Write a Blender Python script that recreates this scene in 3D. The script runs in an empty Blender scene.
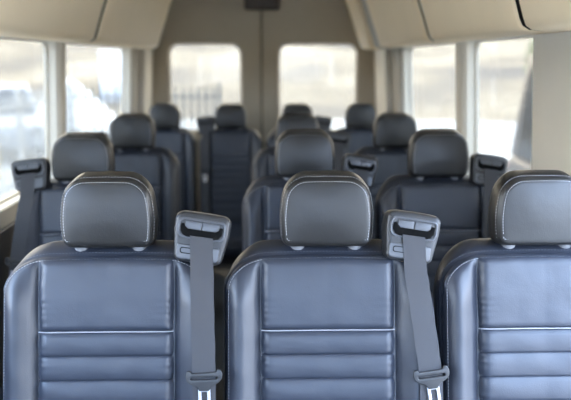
import bpy, bmesh, math, random
import numpy as np
from mathutils import Vector, Matrix, noise
random.seed(7)
S = bpy.context.scene
COL = S.collection
PI = math.pi
CX = -0.04            # centre line of the van
GZ = -0.70            # ground level outside

# ---------------------------------------------------------------- materials
def mat(name, color, rough=0.5, metal=0.0, spec=0.5, bump=None, vary=0.0, vscale=4.0, coat=0.0, sheen=0.0, dist=0.002):
    m = bpy.data.materials.new(name); m.use_nodes = True
    nt = m.node_tree; b = nt.nodes['Principled BSDF']
    b.inputs['Base Color'].default_value = (*color, 1)
    b.inputs['Roughness'].default_value = rough
    b.inputs['Metallic'].default_value = metal
    b.inputs['Specular IOR Level'].default_value = spec
    b.inputs['Coat Weight'].default_value = coat
    b.inputs['Sheen Weight'].default_value = sheen
    tc = nt.nodes.new('ShaderNodeTexCoord')
    if vary:
        n = nt.nodes.new('ShaderNodeTexNoise'); n.inputs['Scale'].default_value = vscale
        n.inputs['Detail'].default_value = 5
        nt.links.new(tc.outputs['Object'], n.inputs['Vector'])
        mr = nt.nodes.new('ShaderNodeMapRange')
        mr.inputs['From Min'].default_value = 0.3; mr.inputs['From Max'].default_value = 0.7
        mr.inputs['To Min'].default_value = 1 - vary; mr.inputs['To Max'].default_value = 1 + vary
        nt.links.new(n.outputs['Fac'], mr.inputs['Value'])
        vm = nt.nodes.new('ShaderNodeVectorMath'); vm.operation = 'SCALE'
        vm.inputs[0].default_value = color
        nt.links.new(mr.outputs['Result'], vm.inputs['Scale'])
        nt.links.new(vm.outputs['Vector'], b.inputs['Base Color'])
    if bump:
        sc, st = bump
        n = nt.nodes.new('ShaderNodeTexVoronoi' if sc > 150 else 'ShaderNodeTexNoise')
        n.inputs['Scale'].default_value = sc
        nt.links.new(tc.outputs['Object'], n.inputs['Vector'])
        bp = nt.nodes.new('ShaderNodeBump'); bp.inputs['Strength'].default_value = st
        bp.inputs['Distance'].default_value = dist
        nt.links.new(n.outputs[0], bp.inputs['Height'])
        nt.links.new(bp.outputs['Normal'], b.inputs['Normal'])
    return m

def leather(name, color, rough, spec=0.5):
    """soft grained hide: fine pebble grain plus slow wrinkles"""
    m = mat(name, color, rough, spec=spec, vary=0.08, vscale=9)
    nt = m.node_tree; b = nt.nodes['Principled BSDF']
    tc = nt.nodes.new('ShaderNodeTexCoord')
    v = nt.nodes.new('ShaderNodeTexVoronoi'); v.inputs['Scale'].default_value = 420
    w = nt.nodes.new('ShaderNodeTexNoise'); w.inputs['Scale'].default_value = 16; w.inputs['Detail'].default_value = 3
    nt.links.new(tc.outputs['Object'], v.inputs['Vector']); nt.links.new(tc.outputs['Object'], w.inputs['Vector'])
    b1 = nt.nodes.new('ShaderNodeBump'); b1.inputs['Strength'].default_value = 0.12; b1.inputs['Distance'].default_value = 0.001
    b2 = nt.nodes.new('ShaderNodeBump'); b2.inputs['Strength'].default_value = 0.22; b2.inputs['Distance'].default_value = 0.006
    nt.links.new(w.outputs['Fac'], b2.inputs['Height'])
    nt.links.new(v.outputs['Distance'], b1.inputs['Height']); nt.links.new(b2.outputs['Normal'], b1.inputs['Normal'])
    nt.links.new(b1.outputs['Normal'], b.inputs['Normal'])
    return m

def glass(name, tint, refl=0.06):
    m = bpy.data.materials.new(name); m.use_nodes = True
    nt = m.node_tree; nt.nodes.clear()
    out = nt.nodes.new('ShaderNodeOutputMaterial'); mix = nt.nodes.new('ShaderNodeMixShader')
    t = nt.nodes.new('ShaderNodeBsdfTransparent'); t.inputs['Color'].default_value = (*tint, 1)
    g = nt.nodes.new('ShaderNodeBsdfGlossy'); g.inputs['Roughness'].default_value = 0.03
    mix.inputs[0].default_value = refl
    nt.links.new(t.outputs[0], mix.inputs[1]); nt.links.new(g.outputs[0], mix.inputs[2])
    nt.links.new(mix.outputs[0], out.inputs[0])
    return m

M = dict(
    leather=leather('leather', (0.017, 0.0205, 0.030), 0.45),
    leather_panel=leather('leather_panel', (0.020, 0.0245, 0.036), 0.46),
    leather_head=leather('leather_head', (0.014, 0.0135, 0.013), 0.38, 0.42),
    thread=mat('thread', (0.30, 0.30, 0.31), 0.7),
    thread_dim=mat('thread_dim', (0.10, 0.105, 0.12), 0.7),
    piping=mat('piping', (0.26, 0.26, 0.28), 0.5),
    plastic=mat('plastic', (0.024, 0.024, 0.025), 0.40, spec=0.4, bump=(900, 0.15), dist=0.0005),
    plastic_light=mat('plastic_light', (0.05, 0.052, 0.058), 0.33),
    black=mat('black', (0.004, 0.004, 0.004), 0.9, spec=0.05),
    bezel=mat('bezel', (0.15, 0.15, 0.155), 0.4),
    steel=mat('steel', (0.55, 0.55, 0.58), 0.34, metal=1.0),
    frame=mat('frame', (0.03, 0.03, 0.032), 0.5),
    trim=mat('trim', (0.82, 0.655, 0.43), 0.62, bump=(60, 0.06), vary=0.03),
    trim_pale=mat('trim_pale', (0.64, 0.595, 0.51), 0.55, bump=(60, 0.06), vary=0.03),
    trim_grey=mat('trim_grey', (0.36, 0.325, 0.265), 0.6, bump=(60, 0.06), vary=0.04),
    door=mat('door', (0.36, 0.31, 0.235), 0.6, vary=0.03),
    headliner=mat('headliner', (0.55, 0.49, 0.40), 0.9, bump=(200, 0.3)),
    floor=mat('floor', (0.035, 0.034, 0.034), 0.7, bump=(220, 0.3), vary=0.2, vscale=30),
    lower=mat('lower', (0.10, 0.09, 0.08), 0.65, vary=0.05),
    rubber=mat('rubber', (0.015, 0.014, 0.013), 0.8, spec=0.15),
    brown=mat('brown', (0.035, 0.024, 0.017), 0.45),
    paint=mat('paint', (0.75, 0.76, 0.78), 0.3, coat=0.5),
    glass=glass('glass', (0.93, 0.95, 0.96)),
    glass_tint=glass('glass_tint', (0.50, 0.485, 0.45)),
    concrete=mat('concrete', (0.36, 0.355, 0.34), 0.9, vary=0.10, vscale=0.8),
    fence=mat('fence', (0.10, 0.10, 0.10), 0.6),
    fence_pale=mat('fence_pale', (0.36, 0.36, 0.35), 0.6),
    carpaint=mat('carpaint', (0.04, 0.043, 0.05), 0.45, coat=0.1),
    carpaint_silver=mat('carpaint_silver', (0.25, 0.26, 0.28), 0.3, coat=0.6),
    carglass=mat('carglass', (0.02, 0.024, 0.03), 0.12, spec=0.4),
    red=mat('red', (0.65, 0.05, 0.05), 0.3),
    shed=mat('shed', (0.50, 0.60, 0.74), 0.6, vary=0.05),
    gravel=mat('gravel', (0.86, 0.84, 0.80), 0.9, bump=(12, 0.4), vary=0.05, dist=0.03),
    leaf=mat('leaf', (0.20, 0.22, 0.12), 0.7, vary=0.4, vscale=6),
    bark=mat('bark', (0.10, 0.07, 0.05), 0.9),
    yellow=mat('yellow', (0.75, 0.55, 0.12), 0.5),
)

def woven(name, color):
    m = mat(name, color, 0.7, spec=0.2)
    nt = m.node_tree; b = nt.nodes['Principled BSDF']
    tc = nt.nodes.new('ShaderNodeTexCoord'); w = nt.nodes.new('ShaderNodeTexWave')
    w.wave_type = 'BANDS'; w.bands_direction = 'Z'; w.inputs['Scale'].default_value = 190; w.inputs['Distortion'].default_value = 1.5
    nt.links.new(tc.outputs['Object'], w.inputs['Vector'])
    bp = nt.nodes.new('ShaderNodeBump'); bp.inputs['Strength'].default_value = 0.5; bp.inputs['Distance'].default_value = 0.0008
    nt.links.new(w.outputs['Fac'], bp.inputs['Height']); nt.links.new(bp.outputs['Normal'], b.inputs['Normal'])
    return m
M['webbing'] = woven('webbing', (0.052, 0.052, 0.056))

def hillside():
    m = bpy.data.materials.new('hillside'); m.use_nodes = True
    nt = m.node_tree; b = nt.nodes['Principled BSDF']; b.inputs['Roughness'].default_value = 1.0
    b.inputs['Specular IOR Level'].default_value = 0.0
    tc = nt.nodes.new('ShaderNodeTexCoord')
    n = nt.nodes.new('ShaderNodeTexNoise'); n.inputs['Scale'].default_value = 0.16; n.inputs['Detail'].default_value = 8
    mp = nt.nodes.new('ShaderNodeMapping'); mp.inputs['Scale'].default_value = (1, 1, 6)
    nt.links.new(tc.outputs['Object'], mp.inputs['Vector']); nt.links.new(mp.outputs['Vector'], n.inputs['Vector'])
    r = nt.nodes.new('ShaderNodeValToRGB')
    e = r.color_ramp.elements
    e[0].position = 0.36; e[0].color = (0.17, 0.15, 0.13, 1)
    e[1].position = 0.66; e[1].color = (0.34, 0.29, 0.22, 1)
    k = e.new(0.5); k.color = (0.25, 0.21, 0.16, 1)
    nt.links.new(n.outputs['Fac'], r.inputs['Fac']); nt.links.new(r.outputs['Color'], b.inputs['Base Color'])
    return m
M['hill'] = hillside()

# ---------------------------------------------------------------- mesh helpers
def mesh(name, V, F, m, smooth=True):
    me = bpy.data.meshes.new(name); me.from_pydata([tuple(v) for v in V], [], F); me.update()
    bm = bmesh.new(); bm.from_mesh(me); bmesh.ops.recalc_face_normals(bm, faces=bm.faces); bm.to_mesh(me); bm.free()
    for x in (m if isinstance(m, list) else [m]): me.materials.append(x)
    if smooth:
        me.polygons.foreach_set('use_smooth', [True] * len(me.polygons))
        try: me.set_sharp_from_angle(angle=math.radians(38))
        except Exception: pass
    return me

def link(name, me, parent=None, label=None, loc=None, rot=None):
    o = bpy.data.objects.new(name, me); COL.objects.link(o)
    if parent: o.parent = parent
    if label: o['label'] = label
    if loc: o.location = loc
    if rot: o.rotation_euler = rot
    return o

def thing(name, label, cat, loc=(0, 0, 0), group=None, rz=0):
    o = link(name, None, loc=loc); o.rotation_euler.z = rz
    o.empty_display_size = 0.1
    o['label'] = label; o['category'] = cat
    if group: o['group'] = group
    return o

def struct(o, label, cat=None):
    o['kind'] = 'structure'; o['label'] = label
    if cat: o['category'] = cat
    return o

class MB:
    def __init__(s): s.V = []; s.F = []
    def add(s, V, F):
        n = len(s.V); s.V += [tuple(v) for v in V]; s.F += [tuple(i + n for i in f) for f in F]
    def box(s, c, d, rot=None):
        V = []
        for z in (-.5, .5):
            for y in (-.5, .5):
                for x in (-.5, .5):
                    p = Vector((x * d[0], y * d[1], z * d[2]))
                    if rot is not None: p = rot @ p
                    V.append(p + Vector(c))
        s.add(V, [(0, 2, 3, 1), (4, 5, 7, 6), (0, 1, 5, 4), (2, 6, 7, 3), (0, 4, 6, 2), (1, 3, 7, 5)])
    def tube(s, pts, r, n=8, closed=False):
        pts = [Vector(p) for p in pts]; L = len(pts); V = []; up = None
        for i, p in enumerate(pts):
            if closed: t = pts[(i + 1) % L] - pts[i - 1]
            else: t = pts[min(i + 1, L - 1)] - pts[max(i - 1, 0)]
            t.normalize()
            a = t.cross(Vector((0.02, 1, 0.05)));
            if a.length < 0.1: a = t.cross(Vector((1, 0, 0)))
            a.normalize(); b = t.cross(a)
            rr = r[i] if isinstance(r, (list, tuple)) else r
            for k in range(n):
                V.append(p + (a * math.cos(2 * PI * k / n) + b * math.sin(2 * PI * k / n)) * rr)
        F = []
        for i in range(L if closed else L - 1):
            j = (i + 1) % L
            for k in range(n):
                F.append((i * n + k, i * n + (k + 1) % n, j * n + (k + 1) % n, j * n + k))
        if not closed: F += [tuple(range(n))[::-1], tuple((L - 1) * n + k for k in range(n))]
        s.add(V, F)
    def dashes(s, pts, L=0.0042, gap=0.0022, r=0.0006):
        pts = [Vector(p) for p in pts]; acc = 0.0; on = True; cur = [pts[0]]
        for a, b in zip(pts, pts[1:]):
            seg = (b - a).length
            if seg < 1e-9: continue
            pos = 0
            while True:
                need = (L if on else gap) - acc
                if pos + need <= seg:
                    pos += need; q = a.lerp(b, pos / seg)
                    if on and (q - cur[0]).length > 1e-5: s.tube([cur[0], q], r, 4)
                    cur = [q]; on = not on; acc = 0
                else:
                    acc += seg - pos; break
    def mesh(s, name, m, smooth=True): return mesh(name, s.V, s.F, m, smooth)

def bevel(me, w=0.006, seg=3):
    bm = bmesh.new(); bm.from_mesh(me)
    bmesh.ops.remove_doubles(bm, verts=bm.verts, dist=1e-6)
    ed = [e for e in bm.edges if len(e.link_faces) == 2 and e.calc_face_angle(0) > 0.5]
    bmesh.ops.bevel(bm, geom=ed, offset=w, segments=seg, affect='EDGES', profile=0.5, clamp_overlap=True)
    bm.to_mesh(me); bm.free()
    me.polygons.foreach_set('use_smooth', [True] * len(me.polygons))
    try: me.set_sharp_from_angle(angle=math.radians(50))
    except Exception: pass
    return me

def rrect(x0, z0, x1, z1, r, n=8):
    rs = r if isinstance(r, (list, tuple)) else [r] * 4   # bl, br, tr, tl
    P = []
    for (cx, cz, a0, rr) in ((x0 + rs[0], z0 + rs[0], PI, rs[0]), (x1 - rs[1], z0 + rs[1], 1.5 * PI, rs[1]),
                             (x1 - rs[2], z1 - rs[2], 0, rs[2]), (x0 + rs[3], z1 - rs[3], .5 * PI, rs[3])):
        for k in range(n + 1):
            a = a0 + .5 * PI * k / n
            P.append((cx + rr * math.cos(a), cz + rr * math.sin(a)))
    return P

def plate(name, loops, depth, m, bev=0.0, place=None):
    """flat sheet of given thickness from closed loops (first outline, rest holes), with rounded rims"""
    cu = bpy.data.curves.new(name, 'CURVE'); cu.dimensions = '2D'; cu.fill_mode = 'BOTH'
    cu.extrude = max(depth / 2 - bev, 0.0001); cu.bevel_depth = bev; cu.bevel_resolution = 3; cu.offset = -bev
    for L in loops:
        sp = cu.splines.new('POLY'); sp.points.add(len(L) - 1); sp.use_cyclic_u = True
        for i, (a, b) in enumerate(L): sp.points[i].co = (a, b, 0, 1)
    o = bpy.data.objects.new(name, cu); COL.objects.link(o)
    dg = bpy.context.evaluated_depsgraph_get(); dg.update()
    me = bpy.data.meshes.new_from_object(o.evaluated_get(dg))
    bpy.data.objects.remove(o); bpy.data.curves.remove(cu)
    me.materials.clear(); me.materials.append(m)
    if place:
        for v in me.vertices: v.co = place(v.co.x, v.co.y, v.co.z)
    bm = bmesh.new(); bm.from_mesh(me); bmesh.ops.remove_doubles(bm, verts=bm.verts, dist=1e-5)
    bmesh.ops.recalc_face_normals(bm, faces=bm.faces); bm.to_mesh(me); bm.free()
    me.polygons.foreach_set('use_smooth', [True] * len(me.polygons))
    try: me.set_sharp_from_angle(angle=math.radians(40))
    except Exception: pass
    return me

def sstep(a, b, x):
    t = max(0.0, min(1.0, (x - a) / (b - a))); return t * t * (3 - 2 * t)

# ---------------------------------------------------------------- padded shape: a grid front, a rolled side, a back
class Pad:
    def __init__(s, W, zt, zb, F, rings, nx=64, nz=72, taper=lambda z: 1.0, backbulge=0.01, xc=0.0):
        s.W, s.zt, s.zb, s.Ff, s.taper, s.xc = W, zt, zb, F, taper, xc
        us = [math.sin(PI / 2 * (2 * i / nx - 1) * 0.999) if abs(2 * i / nx - 1) < 1.01 else 0 for i in range(nx + 1)]
        # blend between even spacing and sine spacing keeps columns dense near the edges
        us = [0.45 * (2 * i / nx - 1) + 0.55 * math.sin(PI / 2 * (2 * i / nx - 1)) for i in range(nx + 1)]
        P = np.zeros((nx + 1, nz + 1, 2))
        for i, u in enumerate(us):
            x = u * W; a, b = zb(x), zt(x)
            for j in range(nz + 1):
                v = j / nz; v = 0.5 * v + 0.5 * (0.5 - 0.5 * math.cos(PI * v))
                z = a + v * (b - a)
                P[i, j] = (x * taper(z), z)
        idx = [(i, 0) for i in range(nx)] + [(nx, j) for j in range(nz)] + [(i, nz) for i in range(nx, 0, -1)] + [(0, j) for j in range(nz, 0, -1)]
        B = np.array([P[i, j] for i, j in idx]); s.B = B
        T = np.roll(B, -1, 0) - np.roll(B, 1, 0); T /= np.linalg.norm(T, axis=1)[:, None] + 1e-12
        N = np.stack([T[:, 1], -T[:, 0]], 1)
        for _ in range(3): N = (np.roll(N, 1, 0) + N + np.roll(N, -1, 0)) / 3
        N /= np.linalg.norm(N, axis=1)[:, None]; s.N = N
        V = []; F2 = []; gi = {}
        for i in range(nx + 1):
            for j in range(nz + 1):
                x, z = P[i, j]; d = s.dist(x, z)
                gi[(i, j)] = len(V); V.append((x, F(x, z, d), z))
        for i in range(nx):
            for j in range(nz):
                F2.append((gi[i, j], gi[i + 1, j], gi[i + 1, j + 1], gi[i, j + 1]))
        prev = [gi[k] for k in idx]; nb = len(idx)
        for rg in rings:
            y, o = rg[0], rg[1]; lf = rg[2] if len(rg) > 2 else 0.0
            cur = []
            for k in range(nb):
                cur.append(len(V)); V.append((B[k, 0] + N[k, 0] * o, y, B[k, 1] + N[k, 1] * o + lf * max(0, N[k, 1]) ** 2))
            for k in range(nb):
                F2.append((prev[k], prev[(k + 1) % nb], cur[(k + 1) % nb], cur[k]))
            prev = cur
        y, o = rings[-1][0], rings[-1][1]
        c = B.mean(0); h = (B.max(0) - B.min(0)) / 2
        bi = {k: prev[n] for n, k in enumerate(idx)}
        for i in range(1, nx):
            for j in range(1, nz):
                x, z = P[i, j]; d = s.dist(x, z)
                q = (c[0] + (x - c[0]) * (1 + o / h[0]), y + backbulge * min(1, d / 0.03), c[1] + (z - c[1]) * (1 + o / h[1]))
                bi[(i, j)] = len(V); V.append(q)
        for i in range(nx):
            for j in range(nz):
                F2.append((bi[i, j], bi[i, j + 1], bi[i + 1, j + 1], bi[i + 1, j]))
        s.V, s.F = V, F2
    def dist(s, x, z): return float(np.sqrt(((s.B - (x, z)) ** 2).sum(1).min()))
    def y(s, x, z): return s.Ff(x, z, s.dist(x, z))

def ell_top(L, W, a, b, crown):
    def f(x):
        t = max(0.0, abs(x) - (W - a)) / a; t = min(t, 1.0)
        return L + crown * (1 - (x / W) ** 2) - b * (1 - math.sqrt(max(0.0, 1 - t * t)))
    return f

# ---------------------------------------------------------------- the seat
REC = math.radians(13)
def rec(x, y, z):                     # backrest plane -> seat coordinates
    return (x, y * math.cos(REC) + z * math.sin(REC), 0.40 + z * math.cos(REC) - y * math.sin(REC))
BW, BL = 0.216, 0.622
PX, ZP = 0.142, 0.470                 # half width of the middle panel, height of its piping
def back_F(x, z, d):
    R = 0.026; t = min(d, R) / R
    y = -0.017 * math.sqrt(max(0, 1 - (1 - t) ** 2))
    ax = abs(x); top = sstep(0.0, 0.10, BL - z)
    y -= 0.020 * top * math.exp(-((ax - 0.186) / 0.026) ** 2)
    y += 0.010 * math.exp(-((ax - PX) / 0.010) ** 2) * min(1, d / 0.02)
    y += 0.004 * (1 - min(1, ax / 0.14))
    y += 0.0012 * noise.noise(Vector((x * 22, 3.1, z * 22)))
    return y
back = Pad(BW, ell_top(BL, BW, 0.088, 0.070, 0.006), lambda x: -0.05 + 0.03 * (abs(x) / BW) ** 6, back_F,
           [(0.003, -0.0035), (0.006, -0.002), (0.010, 0.003, .001), (0.022, 0.005, .010), (0.045, 0.005, .025), (0.070, 0.001, .031), (0.088, -0.008, .024), (0.096, -0.024, .010)],
           nx=84, nz=90)
SEATM = {}
SEATM['backrest'] = mesh('backrest', [rec(*v) for v in back.V], back.F, M['leather'])

def panel(name, z0f, z1f, bumpf, nx=56, nz=60):
    V = []; F = []
    for i in range(nx + 1):
        x = -PX + 2 * PX * i / nx
        for j in range(nz + 1):
            a, b = z0f(x), z1f(x); z = a + (b - a) * j / nz
            e = min(PX - abs(x), z - a, b - z)
            t = min(1, max(0, e) / 0.014)
            lift = -0.005 + 0.013 * math.sqrt(1 - (1 - t) ** 2)
            # small gathers where the panel is sewn to the bolsters
            g = 0.0016 * math.sin(z * 330 + 3 * math.sin(z * 61)) * math.exp(-(PX - abs(x)) / 0.012)
            V.append(rec(x, back.y(x, z) - lift * 0.75 - bumpf(x, z) + g * 0.6, z))
    for i in range(nx):
        for j in range(nz):
            k = i * (nz + 1) + j
            F.append((k, k + nz + 1, k + nz + 2, k + 1))
    return mesh(name, V, F, M['leather_panel'])
SEATM['upper_panel'] = panel('upper_panel', lambda x: ZP, lambda x: back.zt(x) - 0.004, lambda x, z: 0.004 * math.sin(PI * max(0, min(1, (z - ZP) / 0.15))))
NP, PS = 8, 0.0505
def pleat(x, z):
    t = ((ZP - z) / PS) % 1.0
    return 0.0058 * (math.sin(PI * t) ** 0.4) - 0.002
SEATM['pleated_panel'] = panel('pleated_panel', lambda x: ZP - NP * PS, lambda x: ZP, pleat, nx=40, nz=200)

# stitching
sb = MB()
nb = len(back.B)
pts = []
for k in range(nb):
    x, z = back.B[k] - back.N[k] * 0.0065
    if z > 0.0: pts.append((k, x, z))
ring = [rec(x, back.y(x, z) - 0.0006, z) for (k, x, z) in pts]
# boundary runs bottom, right, top, left: points with z > 0 are contiguous
sb.dashes(ring)
st2 = [(back.B[k] + back.N[k] * 0.0065) for (k, x, z) in pts]
SEATM['stitching'] = sb.mesh('stitching', M['thread'], False)
sb = MB(); sb.dashes([rec(p[0], 0.0125, p[1]) for p in st2], 0.004, 0.003, 0.0005)
SEATM['stitching2'] = sb.mesh('stitching', M['thread_dim'], False)
pb = MB()
pb.tube([rec(x, back.y(x, ZP) - 0.0035, ZP - 0.0005) for x in np.linspace(-PX + 0.001, PX - 0.001, 30)], 0.0012, 6)
SEATM['piping'] = pb.mesh('piping', M['piping'])
for k in range(1, NP):
    tb = MB(); z = ZP - k * PS
    tb.dashes([rec(x, back.y(x, z) - 0.0052, z + 0.003) for x in np.linspace(-PX + 0.003, PX - 0.003, 24)], 0.004, 0.0025, 0.0006)
    SEATM['pleat%d' % k] = tb.mesh('stitching', M['thread_dim'], False)

# headrest
HT = math.radians(6); HZ0, HY0 = 1.034, 0.138
HW, HH = 0.0985, 0.142
def hrec(x, y, z): return (x, HY0 + y * math.cos(HT) + z * math.sin(HT), HZ0 + z * math.cos(HT) - y * math.sin(HT))
def head_F(x, z, d):
    t = min(d, 0.012) / 0.012
    return -0.005 * math.sqrt(max(0, 1 - (1 - t) ** 2)) - 0.008 * max(0, 1 - (x / HW) ** 2) * max(0, 1 - ((z - HH / 2) / (HH / 2)) ** 2)
def htaper(z):
    t = z / HH
    return 0.955 + 0.045 * math.sin(PI * min(1, t * 1.25)) if t < 0.4 else 1.0 - 0.135 * ((t - 0.4) / 0.6) ** 1.5
head = Pad(HW * 0.955, ell_top(HH - 0.004, HW * 0.955, 0.042, 0.036, 0.003), lambda x: 0.014 * (1 - math.sqrt(max(0, 1 - (max(0, abs(x) - HW * 0.955 + 0.018) / 0.018) ** 2))),
            head_F, [(0.002, -0.0028), (0.004, -0.001), (0.008, 0.0035), (0.022, 0.0068, .002), (0.045, 0.0075, .008), (0.066, 0.004, .009), (0.082, -0.006, .006), (0.090, -0.020)],
            nx=56, nz=44, taper=htaper, backbulge=0.006)
SEATM['headrest'] = mesh('headrest', [hrec(*v) for v in head.V], head.F, M['leather_head'])
hs = MB()
loop = [head.B[k] - head.N[k] * 0.0055 for k in range(len(head.B))]
L3 = [hrec(p[0], head.y(p[0], p[1]) - 0.0005, p[1]) for p in loop if p[1] > 0.010]
hs.dashes(L3, 0.0038, 0.0022, 0.0006)
SEATM['headrest_stitching'] = hs.mesh('headrest_stitching', M['thread'], False); hs = MB()
loop2 = [head.B[k] + head.N[k] * 0.0048 for k in range(len(head.B)) if head.B[k][1] > 0.012]
hs.dashes([hrec(p[0], 0.0105, p[1]) for p in loop2], 0.0035, 0.003, 0.0005)
SEATM['headrest_stitching2'] = hs.mesh('headrest_stitching', M['thread'], False)
def post(x):
    m = MB(); m.tube([(x, 0.172, 0.94), (x, 0.177, 1.07)], 0.0065, 12); return m.mesh('headrest_post', M['steel'])
def guide(x):
    m = MB(); V = []
    n = 20; F = []
    prof = [(0.014, 1.010), (0.0155, 1.022), (0.0160, 1.030), (0.014, 1.0335), (0.008, 1.034)]
    for (r, z) in prof:
        for k in range(n):
            a = 2 * PI * k / n; V.append((x + r * math.cos(a), 0.172 + r * 0.9 * math.sin(a), z))
    for i in range(len(prof) - 1):
        for k in range(n): F.append((i * n + k, i * n + (k + 1) % n, (i + 1) * n + (k + 1) % n, (i + 1) * n + k))
    F.append(tuple(range(n))[::-1]); F.append(tuple((len(prof) - 1) * n + k for k in range(n)))
    return mesh('post_guide', V, F, M['bezel'])
for sgn in (-1, 1):
    SEATM['post%d' % sgn] = post(sgn * 0.062); SEATM['guide%d' % sgn] = guide(sgn * 0.062)

# cushion (seat squab): same kind of padded shape laid flat
def cush_F(x, z, d):
    t = min(d, 0.03) / 0.03
    return -0.022 * math.sqrt(max(0, 1 - (1 - t) ** 2)) - 0.015 * math.exp(-((abs(x) - 0.19) / 0.03) ** 2) + (0.006 * abs(math.sin(z * PI / 0.05)) if abs(x) < 0.14 else 0)
cush = Pad(0.205, ell_top(0.44, 0.205, 0.06, 0.05, 0.004), lambda x: 0.0, cush_F,
           [(0.004, -0.003), (0.012, 0.004), (0.05, 0.008), (0.09, 0.003), (0.105, -0.01)], nx=40, nz=44)
SEATM['cushion'] = mesh('seat_cushion', [(x, 0.03 - z, 0.455 - y - 0.045 + 0.02) for (x, y, z) in cush.V], cush.F, M['leather'])
fb = MB()
fb.box((0, -0.18, 0.315), (0.42, 0.44, 0.03)); fb.box((-0.19, 0.03, 0.36), (0.03, 0.07, 0.12)); fb.box((0.19, 0.03, 0.36), (0.03, 0.07, 0.12))
SEATM['base_frame'] = bevel(fb.mesh('base_frame', M['frame']), 0.006, 2)
for sgn in (-1, 1):
    lb = MB(); lb.box((sgn * 0.17, -0.18, 0.15), (0.035, 0.30, 0.30)); lb.box((sgn * 0.17, -0.18, 0.01), (0.06, 0.40, 0.02))
    SEATM['leg%d' % sgn] = bevel(lb.mesh('leg', M['frame']), 0.004, 2)

# belt outlet housing, built around its own centre; front is -y
def hous_F(x, z, d):
    t = min(d, 0.012) / 0.012
    return -0.008 * math.sqrt(max(0, 1 - (1 - t) ** 2))
hous = Pad(0.054, ell_top(0.044, 0.054, 0.016, 0.014, 0.002), lambda x: -0.052 + 0.012 * (1 - math.sqrt(max(0, 1 - (max(0, abs(x) - 0.040) / 0.014) ** 2))),
           hous_F, [(0.002, 0.0), (0.012, 0.0015), (0.035, 0.001), (0.052, -0.006), (0.060, -0.016)], nx=40, nz=36,
           taper=lambda z: 1.0 - 0.16 * max(0, (0.010 - z) / 0.06))
SEATM['housing'] = mesh('belt_housing', hous.V, hous.F, M['plastic'])
pl = lambda dy: (lambda a, b, c: Vector((a, -0.008 - dy + c, b)))
SEATM['bezel'] = plate('outlet_bezel', [rrect(-0.047, -0.006, 0.047, 0.034, [0.014, 0.014, 0.010, 0.010]), rrect(-0.043, -0.002, 0.043, 0.030, [0.011, 0.011, 0.008, 0.008])], 0.005, M['plastic_light'], 0.0012, pl(0.0))
slot = [(-0.041, 0.021), (-0.036, 0.0225), (-0.033, 0.016), (-0.027, 0.0125), (0.027, 0.0125), (0.033, 0.016), (0.036, 0.0225), (0.041, 0.021),
        (0.0405, 0.008), (0.035, 0.0), (0.027, -0.003), (-0.027, -0.003), (-0.035, 0.0), (-0.0405, 0.008)]
SEATM['slot'] = plate('belt_slot', [slot], 0.004, M['black'], 0.0, pl(0.0008))
SEATM['flap-1'] = plate('guide_flap', [[(-0.033, 0.0275), (-0.0325, 0.017), (-0.027, 0.0125), (-0.0012, 0.0125), (-0.0012, 0.0275)]], 0.006, M['plastic_light'], 0.0010, pl(0.0))
SEATM['flap1'] = plate('guide_flap', [[(0.0012, 0.0275), (0.0012, 0.0125), (0.027, 0.0125), (0.0325, 0.017), (0.033, 0.0275)]], 0.006, M['plastic_light'], 0.0010, pl(0.0))
SEATM['cover'] = plate('lower_cover', [rrect(-0.043, -0.047, 0.040, -0.018, [0.008, 0.008, 0.003, 0.003])], 0.004, M['plastic_light'], 0.0015, pl(0.0))
SEATM['emboss'] = plate('emboss_line', [rrect(-0.036, -0.036, 0.0, -0.024, 0.005), rrect(-0.0345, -0.0345, -0.0015, -0.0255, 0.004)], 0.002, M['black'], 0.0, pl(0.0022))  # embossed label line, laid on as a thin black outline
# latch plate and tongue
tp = [(-0.037, 0.016), (-0.035, 0.021), (-0.027, 0.021), (-0.025, 0.016), (0.025, 0.018), (0.028, 0.024), (0.034, 0.023), (0.038, 0.014), (0.037, 0.004), (0.030, -0.004),
      (0.016, -0.011), (0.010, -0.020), (-0.010, -0.020), (-0.015, -0.011), (-0.028, -0.006), (-0.036, 0.001), (-0.038, 0.009)]
SEATM['latch'] = plate('latch_plate', [tp, rrect(-0.028, 0.0035, 0.028, 0.0085, 0.002, 4)], 0.0065, M['plastic'], 0.0018, lambda a, b, c: Vector((a, c, b)))
SEATM['tongue'] = plate('metal_tongue', [rrect(-0.0125, -0.066, 0.0125, -0.010, [0.005, 0.005, 0.001, 0.001], 4), rrect(-0.0060, -0.050, 0.0060, -0.022, 0.002, 4)], 0.003, M['steel'], 0.0006, lambda a, b, c: Vector((a, c, b)))
SEATM['latch_rim'] = None

def belt_surface_y(x, z, w=0.024):
    ys = []
    for k in range(5):
        xx = x - w + 2 * w * k / 4
        xx = max(-BW + 0.02, min(BW - 0.02, xx))
        ys.append(back.y(xx, min(z, back.zt(xx) - 0.02)))
    return min(ys)

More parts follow.
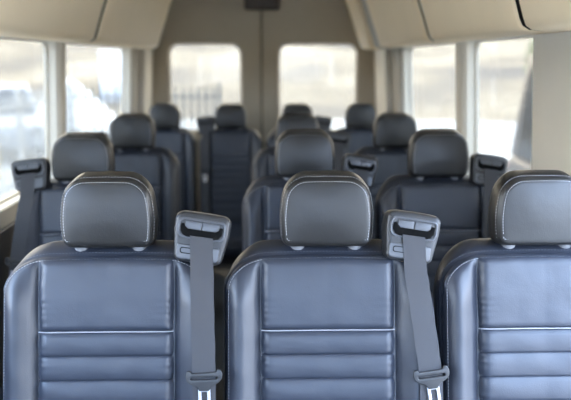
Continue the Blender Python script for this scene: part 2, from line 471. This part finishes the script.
def seat(x, y, label, group, side=1, hx=0.19, dx=0.0, tilt=8, scale=1.0, hsx=1.0, zs=1.0):
    t = thing('passenger_seat', label, 'seat', (x, y, 0), group)
    t.scale = (scale, 1, zs)
    b = link('backrest', SEATM['backrest'], t)
    link('stitching', SEATM['stitching'], b, 'white seam stitching'); link('stitching', SEATM['stitching2'], b)
    u = link('upper_panel', SEATM['upper_panel'], t); link('piping', SEATM['piping'], u, 'pale piping under the smooth panel')
    p = link('pleated_panel', SEATM['pleated_panel'], t)
    for k in range(1, NP): link('stitching', SEATM['pleat%d' % k], p)
    h = link('headrest', SEATM['headrest'], t); link('stitching', SEATM['headrest_stitching'], h, 'white seam stitching'); link('stitching', SEATM['headrest_stitching2'], h)
    h.scale.x = hsx / scale
    for sg in (-1, 1):
        link('headrest_post', SEATM['post%d' % sg], t, 'steel headrest post'); link('post_guide', SEATM['guide%d' % sg], t, 'grey plastic guide collar')
        link('leg', SEATM['leg%d' % sg], t)
    link('seat_cushion', SEATM['cushion'], t); link('base_frame', SEATM['base_frame'], t)
    # belt outlet housing
    hz = 1.056
    hh = link('belt_housing', SEATM['housing'], t, 'dark plastic belt outlet', loc=(side * hx, 0.128, hz), rot=(math.radians(-12), math.radians(tilt), 0))
    hh.scale = (1.07 / scale, 1.07, 1.07)
    for k, nm in (('bezel', 'outlet_bezel'), ('slot', 'belt_slot'), ('flap-1', 'guide_flap'), ('flap1', 'guide_flap'), ('cover', 'lower_cover'), ('emboss', 'emboss_line')):
        link(nm, SEATM[k], hh)
    # webbing: out of the slot, over the shoulder and down the bolster
    x0 = side * hx + 0.002 * side; zl = 0.372
    path = []
    Rm = Matrix.Rotation(math.radians(tilt), 4, 'Y') @ Matrix.Rotation(0, 4, 'X')
    path.append(Vector((x0, 0.128 + 0.004, hz + 0.003)))
    path.append(Vector((x0, 0.128 - 0.0125, hz + 0.0015)))
    path.append(Vector((x0, 0.128 - 0.0165, hz - 0.012)))
    n = 26
    for i in range(n + 1):
        z = BL - 0.030 + (0.02 - BL + 0.030) * i / n
        xx = x0 + side * dx * min(1, (BL - z) / (BL - zl))
        yy = belt_surface_y(xx, z) - 0.0045
        if i == 0: yy -= 0.004
        path.append(Vector(rec(xx, yy, z)))
    path.append(Vector((path[-1].x, path[-1].y - 0.005, 0.40)))
    # smooth the run (taut webbing)
    for _ in range(4):
        for i in range(3, len(path) - 1): path[i] = Vector((path[i].x, min(path[i].y, (path[i - 1].y + path[i + 1].y) / 2), path[i].z))
    V = []; F = []; w = 0.0240; th = 0.0013
    for i, q in enumerate(path):
        a = path[min(i + 1, len(path) - 1)] - path[max(i - 1, 0)]; a.normalize()
        lat = Vector((1, 0, 0)); 
        if i < 3: lat = Vector((math.cos(math.radians(tilt)), 0, -math.sin(math.radians(tilt))))
        else:
            lat = Vector((1, 0, 0)) - a * a.x; lat.normalize()
        nn = a.cross(lat).normalized()
        ww = w + (0.0006 * math.sin(i * 2.1) if i > 3 else 0)
        for (s1, s2) in ((-1, -1), (-0.5, -1), (0, -1), (0.5, -1), (1, -1), (1, 1), (0.5, 1), (0, 1), (-0.5, 1), (-1, 1)):
            V.append(q + lat * (s1 * ww) + nn * (s2 * th / 2))
    for i in range(len(path) - 1):
        for k in range(10): F.append((i * 10 + k, i * 10 + (k + 1) % 10, (i + 1) * 10 + (k + 1) % 10, (i + 1) * 10 + k))
    F.append(tuple(range(10))); F.append(tuple((len(path) - 1) * 10 + k for k in range(10))[::-1])
    bo = link('seat_belt', mesh('seat_belt', V, F, M['webbing']), t, 'grey woven belt webbing')
    # latch plate sits on the webbing near the bottom of the smooth run
    xx = x0 + side * dx * (BL - zl) / (BL - zl)
    c = Vector(rec(xx, belt_surface_y(xx, zl) - 0.0095, zl))
    ang = math.atan2(side * dx, (BL - zl))
    for k, nm, lb in (('latch', 'latch_plate', None), ('tongue', 'metal_tongue', 'bright steel tongue')):
        o = link(nm, SEATM[k], bo, lb, loc=c, rot=(-REC + math.radians(2), 0, 0))
        o.rotation_euler = (Matrix.Rotation(-REC, 3, 'X') @ Matrix.Rotation(-ang, 3, 'Y')).to_euler()
    return t

R1, R2, R3, R4 = 1.29, 2.13, 2.98, 4.16
G1 = 'leather seats of the nearest row'; G2 = 'seats of the second row'; G3 = 'seats of the third row'; G4 = 'four seats of the last row'
seat(-0.346, R1, 'grey leather seat with stitched headrest and belt, leftmost of the nearest row', G1, hx=0.200, dx=0.006, tilt=9)
seat(0.121, R1, 'grey leather seat in the middle of the nearest row, slanting belt on its right shoulder', G1, hx=0.178, dx=0.032, tilt=9)
seat(0.583, R1, 'grey leather seat cut by the right edge, rightmost of the nearest row', G1, hx=0.18)
seat(-0.622, R2, 'dark single seat beside the left window, directly behind the leftmost front seat', G2, side=-1, hx=0.172, dx=0.035, tilt=-6, scale=0.95)
seat(0.116, R2, 'dark seat directly behind the middle seat of the nearest row', G2, hx=0.19, scale=0.95, zs=1.008)
seat(0.565, R2, 'dark second-row seat by the right windows with belt outlet on its right shoulder', G2, hx=0.170, scale=0.95, zs=1.008)
seat(-0.622, R3, 'dark single seat by the left windows, second one back along the left wall', G3, side=-1, hx=0.175, dx=0.03, tilt=-6, scale=0.95)
seat(0.124, R3, 'dark seat mostly hidden behind the middle seats of the two rows before it', G3, hx=0.19, scale=0.95)
seat(0.571, R3, 'dark third-row seat by the right windows, just behind the second-row seat there', G3, hx=0.168, scale=0.95)
seat(-0.652, R4, 'dark seat of the last row, farthest to the left', G4, side=-1, hx=0.175, scale=0.875, tilt=-6, zs=0.978, hsx=0.97)
seat(-0.242, R4, 'dark pleated seat of the last row seen down the aisle, left of the door seam', G4, side=-1, hx=0.175, scale=0.875, tilt=-6, zs=0.978, hsx=0.97)
seat(0.170, R4, 'dark seat of the last row just right of the door seam', G4, hx=0.175, scale=0.875, zs=0.978, hsx=0.97)
seat(0.566, R4, 'dark seat of the last row, farthest to the right', G4, hx=0.175, scale=0.875, zs=0.978, hsx=0.97)

# ---------------------------------------------------------------- the van's shell
Y0, Y1 = -1.5, 5.12
def wall_x(side, z): return CX + side * (0.85 - 0.055 * (z - 1.2))
ZC = 1.98
def wall_place(side, off=0.0):
    return lambda a, b, c: Vector((wall_x(side, b) + side * (0.02 + off) + c, a, b))
WT, WB = 1.50, 0.925
WIN = {-1: [(-1.0, -0.2), (0.3, 1.42), (1.60, 2.95), (3.065, 4.49)], 1: [(-1.0, -0.2), (0.15, 1.42), (2.08, 2.87), (3.01, 4.22)]}
for side, nm in ((-1, 'left'), (1, 'right')):
    holes = [rrect(a, WB, b, WT, 0.05) if (side, k) != (1, 1) else rrect(a, 0.08, b, 1.485, 0.06) for k, (a, b) in enumerate(WIN[side])]
    me = plate('wall_' + nm, [[(Y0, 0.0), (Y1, 0.0), (Y1, ZC), (Y0, ZC)]] + holes, 0.05, M['trim_pale'], 0.010, wall_place(side, 0.005))
    struct(link('wall_' + nm, me), 'pale side wall of the van with a row of windows on the %s' % nm)
    # dark lower lining below the sills
    ts = 1.46 if side > 0 else Y0
    me = plate('trim', [[(ts, 0.02), (4.9, 0.02), (4.9, WB - 0.06), (ts, WB - 0.06)]], 0.018, M['lower'], 0.004, wall_place(side, -0.034))
    struct(link('trim_%d' % (1 if side < 0 else 2), me), 'dark lower lining below the %s windows' % nm)
    for k, (a, b) in enumerate(WIN[side]):
        if (side, k) == (1, 1): continue          # unseen open side door, added to let more light onto the nearest row
        fr = plate('w', [rrect(a - 0.004, WB - 0.004, b + 0.004, WT + 0.004, 0.052), rrect(a + 0.010, WB + 0.010, b - 0.010, WT - 0.010, 0.042)], 0.016, M['trim_pale'], 0.003, wall_place(side, 0.028))
        n = k + 1 + (4 if side > 0 else 0)
        o = struct(link('window_%d' % n, fr), 'side window %s, counted from the front on the %s side' % (['first', 'second', 'third', 'fourth'][k], nm))
        pg = plate('p', [rrect(a, WB, b, WT, 0.05)], 0.004, M['glass'] if k < 2 else M['glass_tint'], 0.0, wall_place(side, 0.030))
        link('window_pane', pg, o)

# pillar covers standing proud of the walls
def pillar(name, side, ya, yb, za, zb, prot, m, label, rr=0.007):
    V = []; F = []; n = 12; prof = []
    for k in range(5): a = PI + PI / 2 * k / 4; prof.append((ya + rr + rr * math.cos(a), prot - rr - rr * math.sin(a)))
    prof = [(ya, -0.01)] + [(ya + rr - rr * math.cos(PI / 2 * k / 5), prot - rr + rr * math.sin(PI / 2 * k / 5)) for k in range(6)] + \
           [(yb - rr + rr * math.sin(PI / 2 * k / 5), prot - rr + rr * math.cos(PI / 2 * k / 5)) for k in range(6)] + [(yb, -0.01)]
    for j in range(n + 1):
        z = za + (zb - za) * j / n
        for (y, p) in prof: V.append((wall_x(side, z) - side * p, y, z))
    L = len(prof)
    for j in range(n):
        for k in range(L):
            F.append((j * L + k, j * L + (k + 1) % L, (j + 1) * L + (k + 1) % L, (j + 1) * L + k))
    F += [tuple(range(L))[::-1], tuple(n * L + k for k in range(L))]
    return struct(link(name, mesh(name, V, F, m)), label)
pillar('trim_3', -1, 2.965, 3.05, 0.90, 1.53, 0.008, M['trim_pale'], 'pale pillar cover between the two left windows')
pillar('trim_4', 1, 2.885, 3.00, 0.90, 1.53, 0.008, M['trim_pale'], 'pale pillar cover between the two right windows')
pillar('trim_5', 1, 1.45, 2.075, 0.10, 1.50, 0.022, M['trim_pale'], 'broad beige pillar cover at the right edge')
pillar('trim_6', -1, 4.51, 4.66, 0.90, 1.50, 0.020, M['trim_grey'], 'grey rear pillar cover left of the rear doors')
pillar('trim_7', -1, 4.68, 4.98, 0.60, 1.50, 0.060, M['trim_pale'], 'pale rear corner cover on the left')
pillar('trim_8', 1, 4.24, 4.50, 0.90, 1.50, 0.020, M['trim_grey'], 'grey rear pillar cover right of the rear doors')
pillar('trim_9', 1, 4.52, 4.98, 0.60, 1.50, 0.060, M['trim_pale'], 'pale rear corner cover on the right')

# overhead panels: a lip over the windows, then a face leaning in to the roof
def overhead(n, side, ya, yb, m, label, inset=0.0):
    base = [(0.86, 1.500), (0.80, 1.492), (0.72, 1.488), (0.680, 1.492), (0.664, 1.502), (0.656, 1.520), (0.640, 1.570), (0.612, 1.65), (0.575, 1.76), (0.52, 1.87), (0.43, 1.955), (0.38, 1.975), (0.86, 1.978)]
    base = [(a - (0.0 if a > 0.84 else -inset), b) for a, b in base]
    N = 24; V = []; F = []; L = len(base)
    for j in range(N + 1):
        t = j / N; y = ya + (yb - ya) * t
        # rounded rims where panels meet
        e = min(y - ya, yb - y); k = 1 - min(1, e / 0.012)
        for (a, b) in base:
            V.append((CX + side * (a + (0.012 * k * k if a < 0.84 else 0)), y, b + (0.010 * k * k if b < 1.51 and a < 0.84 else 0)))
    ys = [ya, ya + .003, ya + .007, ya + .012, ya + .022] + [ya + .022 + (yb - ya - .044) * i / 12 for i in range(1, 12)] + [yb - .022, yb - .012, yb - .007, yb - .003, yb]
    V = []
    for y in ys:
        e = min(y - ya, yb - y); k = 1 - min(1, e / 0.022) if m is not M['rubber'] else 0.35; k = k * k
        for (a, b) in base:
            V.append((CX + side * (a + (0.022 * k if a < 0.84 else 0)), y, b + (0.018 * k if b < 1.51 and a < 0.84 else 0)))
    N = len(ys) - 1
    for j in range(N):
        for k in range(L):
            F.append((j * L + k, j * L + (k + 1) % L, (j + 1) * L + (k + 1) % L, (j + 1) * L + k))
    F += [tuple(range(L))[::-1], tuple(N * L + k for k in range(L))]
    return struct(link('trim_%d' % n, mesh('trim', V, F, m)), label)
overhead(10, -1, -1.2, 0.2, M['trim'], 'beige overhead panel on the left, behind the viewpoint')
overhead(11, -1, 0.21, 1.760, M['trim'], 'beige overhead panel on the left, beside the viewpoint')
overhead(12, -1, 1.775, 2.885, M['trim'], 'beige overhead panel above the nearer left window')
overhead(13, -1, 2.915, 4.50, M['trim'], 'beige overhead panel above the farther left window, reaching the rear')
overhead(14, 1, -1.2, 0.2, M['trim'], 'beige overhead panel on the right, behind the viewpoint')
overhead(15, 1, 0.21, 1.748, M['trim'], 'beige overhead panel at the top right corner')
overhead(16, 1, 1.763, 2.765, M['trim'], 'beige overhead panel above the nearer right window')
overhead(17, 1, 2.795, 4.04, M['trim'], 'beige overhead panel above the farther right window')
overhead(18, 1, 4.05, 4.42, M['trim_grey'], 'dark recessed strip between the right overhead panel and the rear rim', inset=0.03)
overhead(19, 1, 4.43, 4.86, M['trim'], 'narrow beige rim at the rear right')

for n_, sd, ya, yb in ((22, -1, 1.760, 1.775), (23, -1, 2.885, 2.915), (24, 1, 1.748, 1.763), (25, 1, 2.765, 2.795)):
    overhead(n_, sd, ya - (yb - ya) * .25, yb + (yb - ya) * .25, M['rubber'], 'dark joint between two overhead panels on the ' + ('left' if sd < 0 else 'right'), inset=0.003)
m_ = MB(); m_.box((CX, (Y0 + Y1) / 2, ZC + 0.03), (1.84, Y1 - Y0, 0.06)); struct(link('ceiling', m_.mesh('ceiling', M['headliner'], False)), 'beige roof lining')
m_ = MB(); m_.box((CX, (Y0 + Y1) / 2, -0.03), (1.84, Y1 - Y0, 0.06)); struct(link('floor', m_.mesh('floor', M['floor'], False)), 'dark van floor')

# front end behind the viewpoint: cowl below, windscreen above
m_ = MB(); m_.box((CX, Y0 - 0.02, 0.525), (1.80, 0.05, 1.05)); struct(link('wall_front', m_.mesh('wall_front', M['lower'], False)), 'cowl below the windscreen')
def ws(a, b, c): return Vector((CX + a, Y0 + 0.0 + (b - 0.9) * 0.35 + c, b))
struct(link('window_9', plate('windscreen', [rrect(-0.80, 1.06, 0.80, 1.60, 0.08)], 0.005, M['glass'], 0.0, ws)), 'windscreen behind the viewpoint')

m_ = MB(); m_.box((CX, Y0 + 0.23, 1.79), (1.80, 0.05, 0.38)); struct(link('trim_26', m_.mesh('trim', M['headliner'], False)), 'lining above the windscreen')
# rear doors
for side, n in ((-1, 1), (1, 2)):
    x0, x1 = (CX - 0.83, CX - 0.022) if side < 0 else (CX - 0.014, CX + 0.83)
    wx = (-0.712, -0.200) if side < 0 else (0.062, 0.622)
    zt = 1.535
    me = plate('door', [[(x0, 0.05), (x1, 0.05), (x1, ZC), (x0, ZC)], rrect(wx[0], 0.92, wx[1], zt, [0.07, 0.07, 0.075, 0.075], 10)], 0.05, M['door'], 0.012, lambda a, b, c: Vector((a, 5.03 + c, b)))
    d = struct(link('door_%d' % n, me), '%s rear door with a rounded window' % ('left' if side < 0 else 'right'))
    fr = plate('f', [rrect(wx[0] - .004, 0.916, wx[1] + .004, zt + .004, 0.078, 10), rrect(wx[0] + .010, 0.93, wx[1] - .010, zt - .010, 0.066, 10)], 0.02, M['trim_pale'], 0.004, lambda a, b, c: Vector((a, 5.04 + c, b)))
    link('window_frame', fr, d)
    link('window_pane', plate('p', [rrect(wx[0], 0.92, wx[1], zt, 0.07)], 0.004, M['glass_tint'], 0.0, lambda a, b, c: Vector((a, 5.045 + c, b))), d)
    hb = MB(); hb.box((CX + side * 0.06, 5.0, 0.85), (0.03, 0.03, 0.14))
    link('door_handle', bevel(hb.mesh('door_handle', M['rubber']), 0.006, 2), d, 'black handle')
m_ = MB(); m_.box((CX - 0.018, 5.045, 1.0), (0.03, 0.03, 1.94)); struct(link('trim_20', m_.mesh('trim', M['rubber'], False)), 'dark seal between the rear doors')
m_ = MB(); m_.box((CX, 5.09, 0.02), (1.84, 0.06, 0.10)); struct(link('trim_21', m_.mesh('trim', M['lower'], False)), 'rear door sill')

# brown latch cover hanging at the top of the door seam
t = thing('latch_cover', 'dark brown box over the seam at the top of the rear doors', 'fixture', (CX - 0.012, 4.985, 1.845))
mb = MB(); mb.box((0, 0, 0), (0.245, 0.06, 0.17)); link('body', bevel(mb.mesh('body', M['brown']), 0.018, 4), t)

# ---------------------------------------------------------------- outside
V = []; F = []; nr, na = 60, 128
for i in range(nr + 1):
    r = 8 + 22 * (i / nr) + 90 * (i / nr) ** 3
    for k in range(na):
        a = 2 * PI * k / na; x, y = r * math.cos(a), r * math.sin(a)
        t = max(0, r - 26) / 90
        z = GZ - 0.02 + 4.4 * min(1, t * 1.8) ** 0.9 + (1.6 * noise.noise(Vector((x * .04, y * .04, 0))) * min(1, t * 5)) + 0.35 * noise.noise(Vector((x * .15, y * .15, 2))) * min(1, t * 8)
        V.append((x, y, z))
for i in range(nr):
    for k in range(na):
        F.append((i * na + k, i * na + (k + 1) % na, (i + 1) * na + (k + 1) % na, (i + 1) * na + k))
struct(link('hillside', mesh('hillside', V, F, M['hill'])), 'dry tan hillside around the lot')
V = [(0, 0, GZ)]; na = 96
for k in range(na): V.append((25.5 * math.cos(2 * PI * k / na), 25.5 * math.sin(2 * PI * k / na), GZ))
struct(link('ground', mesh('ground', V, [(0, 1 + k, 1 + (k + 1) % na) for k in range(na)], M['concrete'])), 'pale concrete lot outside')

def fence(p0, p1, label, h=1.62, fm='fence'):
    p0, p1 = Vector(p0), Vector(p1); d = p1 - p0; L = d.length; ang = math.atan2(d.y, d.x)
    t = thing('fence_panel', label, 'fence', (p0.x, p0.y, GZ), 'grey palisade fence panels', ang)
    for x in (0.03, L - 0.03):
        mb = MB(); mb.box((x, 0, h * .5 + .03), (0.06, 0.06, h + .06)); link('post', mb.mesh('post', M[fm], False), t)
    for z in (0.22, h - 0.22):
        mb = MB(); mb.box((L / 2, 0, z), (L, 0.03, 0.045)); link('rail', mb.mesh('rail', M[fm], False), t)
    mb = MB(); n = int(L / 0.14)
    for i in range(1, n):
        x = i * L / n
        mb.box((x, -0.025, h / 2), (0.055, 0.012, h - 0.06)); mb.box((x, -0.025, h - 0.03), (0.03, 0.012, 0.05))
    link('pickets', mb.mesh('pickets', M[fm], False), t)
ys = [5.6, 8.4, 11.2, 14.0]
words = ['nearest', 'second', 'corner']
for i in range(3): fence((-4, ys[i], 0), (-4, ys[i + 1] - 0.02, 0), 'grey palisade fence panel outside the left windows, %s one alongside the van' % words[i], fm='fence_pale')
fence((-3.98, 14.1, 0), (-2.2, 14.1, 0), 'grey palisade fence panel across the lot, left one of the two behind the van')
fence((-2.18, 14.1, 0), (-0.98, 14.1, 0), 'grey palisade fence panel seen through the left rear door window')

def wheel(par, x, y, r=0.34):
    n = 28; V = []; F = []
    prof = [(0.0, -0.10), (r * .55, -0.10), (r * .62, -0.11), (r * .95, -0.10), (r, -0.07), (r, 0.07), (r * .95, 0.10), (r * .62, 0.11), (r * .55, 0.09), (0.0, 0.09)]
    for (q, o) in prof:
        for k in range(n): a = 2 * PI * k / n; V.append((x + o, y + q * math.cos(a), r + q * math.sin(a)))
    for i in range(len(prof) - 1):
        for k in range(n): F.append((i * n + k, i * n + (k + 1) % n, (i + 1) * n + (k + 1) % n, (i + 1) * n + k))
    w = link('wheel', mesh('wheel', V, F, M['rubber']), par)
    mb = MB()
    for s_ in (-1, 1):
        for k in range(5):
            a = 2 * PI * k / 5
            mb.tube([(x + s_ * 0.105, y, r), (x + s_ * 0.105, y + r * .52 * math.cos(a), r + r * .52 * math.sin(a))], 0.025, 6)
    link('wheel_rim', mb.mesh('wheel_rim', M['steel']), w)

def car(x, y, rz, paint, label, H=1.0, L=4.6, wt=.66, ri=.55):
    """a parked estate car; length along local y, tail at +y"""
    t = thing('parked_car', label, 'car', (x, y, GZ), None, rz)
    h = L / 2
    low = [(-h, .35), (-h, .62), (-h + .12, .78), (-h + 1.0, .96), (h - .10, 1.02), (h, .90), (h, .35), (h - .5, .28), (-h + .4, .28)]
    W = 0.90; V = []; F = []; n = len(low)
    for (xs, k) in ((-W, .0), (-W + .06, .05), (W - .06, .05), (W, .0)):
        kk = 1 if abs(xs) < W - .01 else 0
        for (a, b) in low: V.append((xs, a * (1 if kk else .985), .3 + (b - .3) * (1.0 if kk else .93)))
    for i in range(3):
        for k in range(n): F.append((i * n + k, i * n + (k + 1) % n, (i + 1) * n + (k + 1) % n, (i + 1) * n + k))
    F += [tuple(range(n)), tuple(3 * n + k for k in range(n))[::-1]]
    link('body', bevel(mesh('body', V, F, paint), 0.03, 2), t)
    top = [(-h + 1.15, .93), (-h + 1.95, 1.62 * H), (h - ri, 1.64 * H), (h - .04, 1.0)]
    V = []
    for (a, b) in top:
        w = 0.86 if b < 1.2 else wt
        V += [(-w, a, b), (w, a, b)]
    F = [(0, 1, 3, 2), (2, 3, 5, 4), (4, 5, 7, 6), (0, 2, 4, 6), (1, 7, 5, 3), (0, 6, 7, 1)]
    cb = link('cabin', bevel(mesh('cabin', V, F, paint), 0.04, 2), t)
    zl, zh = 1.03, 1.55 * H
    for s_ in (-1, 1):
        for (ya, yb, yc, yd) in ((-h + 1.35, -h + 2.2, -h + 2.2, -h + 2.02), (-h + 2.28, -h + 3.15, -h + 3.15, -h + 2.28), (-h + 3.23, h - .32, h - ri - .1, -h + 3.23)):
            wl, wh = 0.868, wt + .012
            V = [(s_ * wl, ya, zl), (s_ * wl, yb, zl), (s_ * wh, yc, zh), (s_ * wh, yd, zh), (s_ * (wl - .03), ya, zl), (s_ * (wl - .03), yb, zl), (s_ * (wh - .03), yc, zh), (s_ * (wh - .03), yd, zh)]
            link('side_window', mesh('side_window', V, [(0, 1, 2, 3), (4, 7, 6, 5), (0, 4, 5, 1), (1, 5, 6, 2), (2, 6, 7, 3), (3, 7, 4, 0)], M['carglass']), t)
    for (ya, za, yb, zb, nm) in ((-h + 1.22, 1.0, -h + 1.88, 1.56 * H, 'windscreen'), (h - .14, 1.10, h - ri + .02, 1.56 * H, 'rear_window')):
        s_ = -1 if nm == 'windscreen' else 1
        V = []
        for o in (0.02, -0.03):
            V += [(-.74, ya + s_ * o, za), (.74, ya + s_ * o, za), (wt - .08, yb + s_ * o, zb), (.08 - wt, yb + s_ * o, zb)]
        link(nm, mesh(nm, V, [(0, 1, 2, 3), (7, 6, 5, 4), (0, 4, 5, 1), (1, 5, 6, 2), (2, 6, 7, 3), (3, 7, 4, 0)], M['carglass']), t)
    for s_ in (-1, 1):
        mb = MB(); mb.box((s_ * .78, h - .01, .82), (.20, .08, .16)); link('tail_light', bevel(mb.mesh('tail_light', M['red']), .015, 2), t, 'red tail light')
        mb = MB(); mb.box((s_ * .72, -h + .03, .68), (.26, .10, .12)); link('headlight', bevel(mb.mesh('headlight', M['bezel']), .015, 2), t)
        for yy in (-h + .85, h - .85): wheel(t, s_ * .80, yy)
car(3.74, 5.98, 0.0, M['carpaint'], 'dark grey car parked close outside the right windows, mostly behind the pillar', H=1.34, wt=.79, ri=.25)
car(-6.3, 16.4, 0.35, M['carpaint_silver'], 'grey car parked beyond the palisade fence on the left', H=0.95)

# pale mound, shed, yellow bollard, tree
V = []; F = []; n = 40
for i in range(13):
    r = 1.8 * i / 12
    for k in range(n):
        a = 2 * PI * k / n; hgt = 1.5 * max(0, 1 - (r / 1.8)) ** 0.9
        V.append((r * math.cos(a) * (1.0 + .1 * noise.noise(Vector((math.cos(a), math.sin(a), 1)))), r * math.sin(a), hgt + .10 * noise.noise(Vector((r * math.cos(a), r * math.sin(a), 0))) * (i < 12)))
for i in range(12):
    for k in range(n): F.append((i * n + k, i * n + (k + 1) % n, (i + 1) * n + (k + 1) % n, (i + 1) * n + k))
o = link('gravel_mound', mesh('gravel_mound', V, F, M['gravel']), loc=(-6.8, 24.0, GZ)); o['label'] = 'white sloping mound beyond the fence seen through the farther left window'; o['category'] = 'mound'
t = thing('shed', 'narrow pale blue shed beyond the fence at the edge of the farther left window', 'shed', (-6.6, 29.5, GZ))
mb = MB(); mb.box((0, 0, 1.2), (.64, 1.1, 2.4)); link('wall', bevel(mb.mesh('wall', M['shed']), .03, 2), t)
mb = MB(); mb.box((0, 0, 2.45), (.72, 1.25, .12)); link('roof', bevel(mb.mesh('roof', M['gravel']), .03, 2), t)
mb = MB(); mb.box((0, -.56, 1.05), (.46, .04, 1.9)); link('door', bevel(mb.mesh('door', M['paint']), .01, 2), t)
t = thing('bollard', 'yellow bollard beyond the fence at the left edge', 'bollard', (-5.0, 12.6, GZ))
mb = MB(); mb.tube([(0, 0, 0), (0, 0, .95), (0, 0, 1.0), (0, 0, 1.03)], [.09, .09, .07, .02], 16); link('post', mb.mesh('post', M['yellow']), t)
mb = MB(); mb.tube([(0, 0, .7), (0, 0, .8)], .092, 16); link('band', mb.mesh('band', M['black']), t)
t = thing('small_tree', 'small green tree behind the dark grey car, beside the right pillar', 'tree', (6.65, 16.6, GZ))
mb = MB(); mb.tube([(0, 0, 0), (.03, 0, .8), (0, .03, 1.5), (.02, 0, 2.2)], [.09, .07, .05, .02], 8); link('trunk', mb.mesh('trunk', M['bark']), t)
mb = MB(); rnd = random.Random(3)
for i in range(1400):
    a, b, r = rnd.uniform(0, 2 * PI), math.acos(rnd.uniform(-1, 1)), rnd.uniform(.3, 1) ** .5 * .62
    c = Vector((r * math.sin(b) * math.cos(a), r * math.sin(b) * math.sin(a), 2.1 + 1.25 * r * math.cos(b)))
    u = Vector((rnd.gauss(0, 1), rnd.gauss(0, 1), rnd.gauss(0, 1))).normalized(); w = u.orthogonal().normalized(); s_ = rnd.uniform(.04, .08)
    mb.add([c - u * s_, c + w * s_ * .5, c + u * s_, c - w * s_ * .5], [(0, 1, 2, 3)])
link('foliage', mb.mesh('foliage', M['leaf'], False), t)

# ---------------------------------------------------------------- light
W = bpy.data.worlds.new('sky'); S.world = W; W.use_nodes = True
nt = W.node_tree; nt.nodes.clear()
out = nt.nodes.new('ShaderNodeOutputWorld'); bg = nt.nodes.new('ShaderNodeBackground')
tc = nt.nodes.new('ShaderNodeTexCoord'); sp = nt.nodes.new('ShaderNodeSeparateXYZ')
nt.links.new(tc.outputs['Generated'], sp.inputs[0])
def mathn(op, a, b):
    n = nt.nodes.new('ShaderNodeMath'); n.operation = op
    for i, v in enumerate((a, b)):
        if isinstance(v, (int, float)): n.inputs[i].default_value = v
        else: nt.links.new(v, n.inputs[i])
    return n.outputs[0]
front = mathn('MULTIPLY', sp.outputs['Y'], -0.45)
f = mathn('ADD', mathn('MULTIPLY', sp.outputs['Z'], 1.1), front)
f = mathn('ADD', f, 0.12)
rp = nt.nodes.new('ShaderNodeValToRGB'); e = rp.color_ramp.elements
e[0].position = 0.0; e[0].color = (1.0, 0.95, 0.87, 1)
e[1].position = 0.75; e[1].color = (0.50, 0.68, 1.0, 1)
k = e.new(0.3); k.color = (0.92, 0.95, 1.0, 1)
nt.links.new(f, rp.inputs['Fac']); nt.links.new(rp.outputs['Color'], bg.inputs['Color'])
bg.inputs['Strength'].default_value = 3.2
nt.links.new(bg.outputs[0], out.inputs[0])

sun = bpy.data.lights.new('sun', 'SUN'); sun.energy = 1.2; sun.angle = 0.01; sun.color = (1.0, 0.93, 0.82)
so = bpy.data.objects.new('sun', sun); COL.objects.link(so)
so.rotation_euler = Vector((-0.30, 0.45, 1.05)).to_track_quat('Z', 'Y').to_euler()
def portal(name, loc, rot, sx, sy):
    l = bpy.data.lights.new(name, 'AREA'); l.shape = 'RECTANGLE'; l.size = sx; l.size_y = sy
    l.cycles.is_portal = True
    o = bpy.data.objects.new(name, l); COL.objects.link(o); o.location = loc; o.rotation_euler = rot
for side in (-1, 1):
    for k, (a, b) in enumerate(WIN[side]):
        zb = 0.08 if (side, k) == (1, 1) else WB
        portal('window_portal', (wall_x(side, 1.2) + side * 0.10, (a + b) / 2, (WT + zb) / 2), (0, side * PI / 2, 0), WT - zb, b - a)
portal('rear_portal', (-0.456, 5.10, 1.23), (-PI / 2, 0, 0), 0.5, 0.6)
portal('rear_portal', (0.342, 5.10, 1.23), (-PI / 2, 0, 0), 0.55, 0.6)
portal('windscreen_portal', (CX, Y0 - 0.05, 1.35), (PI / 2, 0, 0), 1.6, 0.7)

# ---------------------------------------------------------------- camera
cam = bpy.data.cameras.new('camera'); co = bpy.data.objects.new('camera', cam); COL.objects.link(co)
cam.sensor_width = 36; cam.lens = 694 / 571 * 36; cam.clip_start = 0.02; cam.clip_end = 500
co.location = (0, 0, 1.42)
co.rotation_euler = (PI / 2 - math.radians(11.4), 0, -math.radians(1.28))
cam.dof.use_dof = True; cam.dof.focus_distance = 1.47; cam.dof.aperture_fstop = 2.5
S.camera = co
S.view_settings.view_transform = 'Standard'; S.view_settings.look = 'None'; S.view_settings.gamma = 1
S.view_settings.use_curve_mapping = False
S.view_settings.exposure = 2.9
S.cycles.use_denoising = True
S.cycles.max_bounces = 10; S.cycles.diffuse_bounces = 6; S.cycles.transparent_max_bounces = 12
S.cycles.sample_clamp_indirect = 6
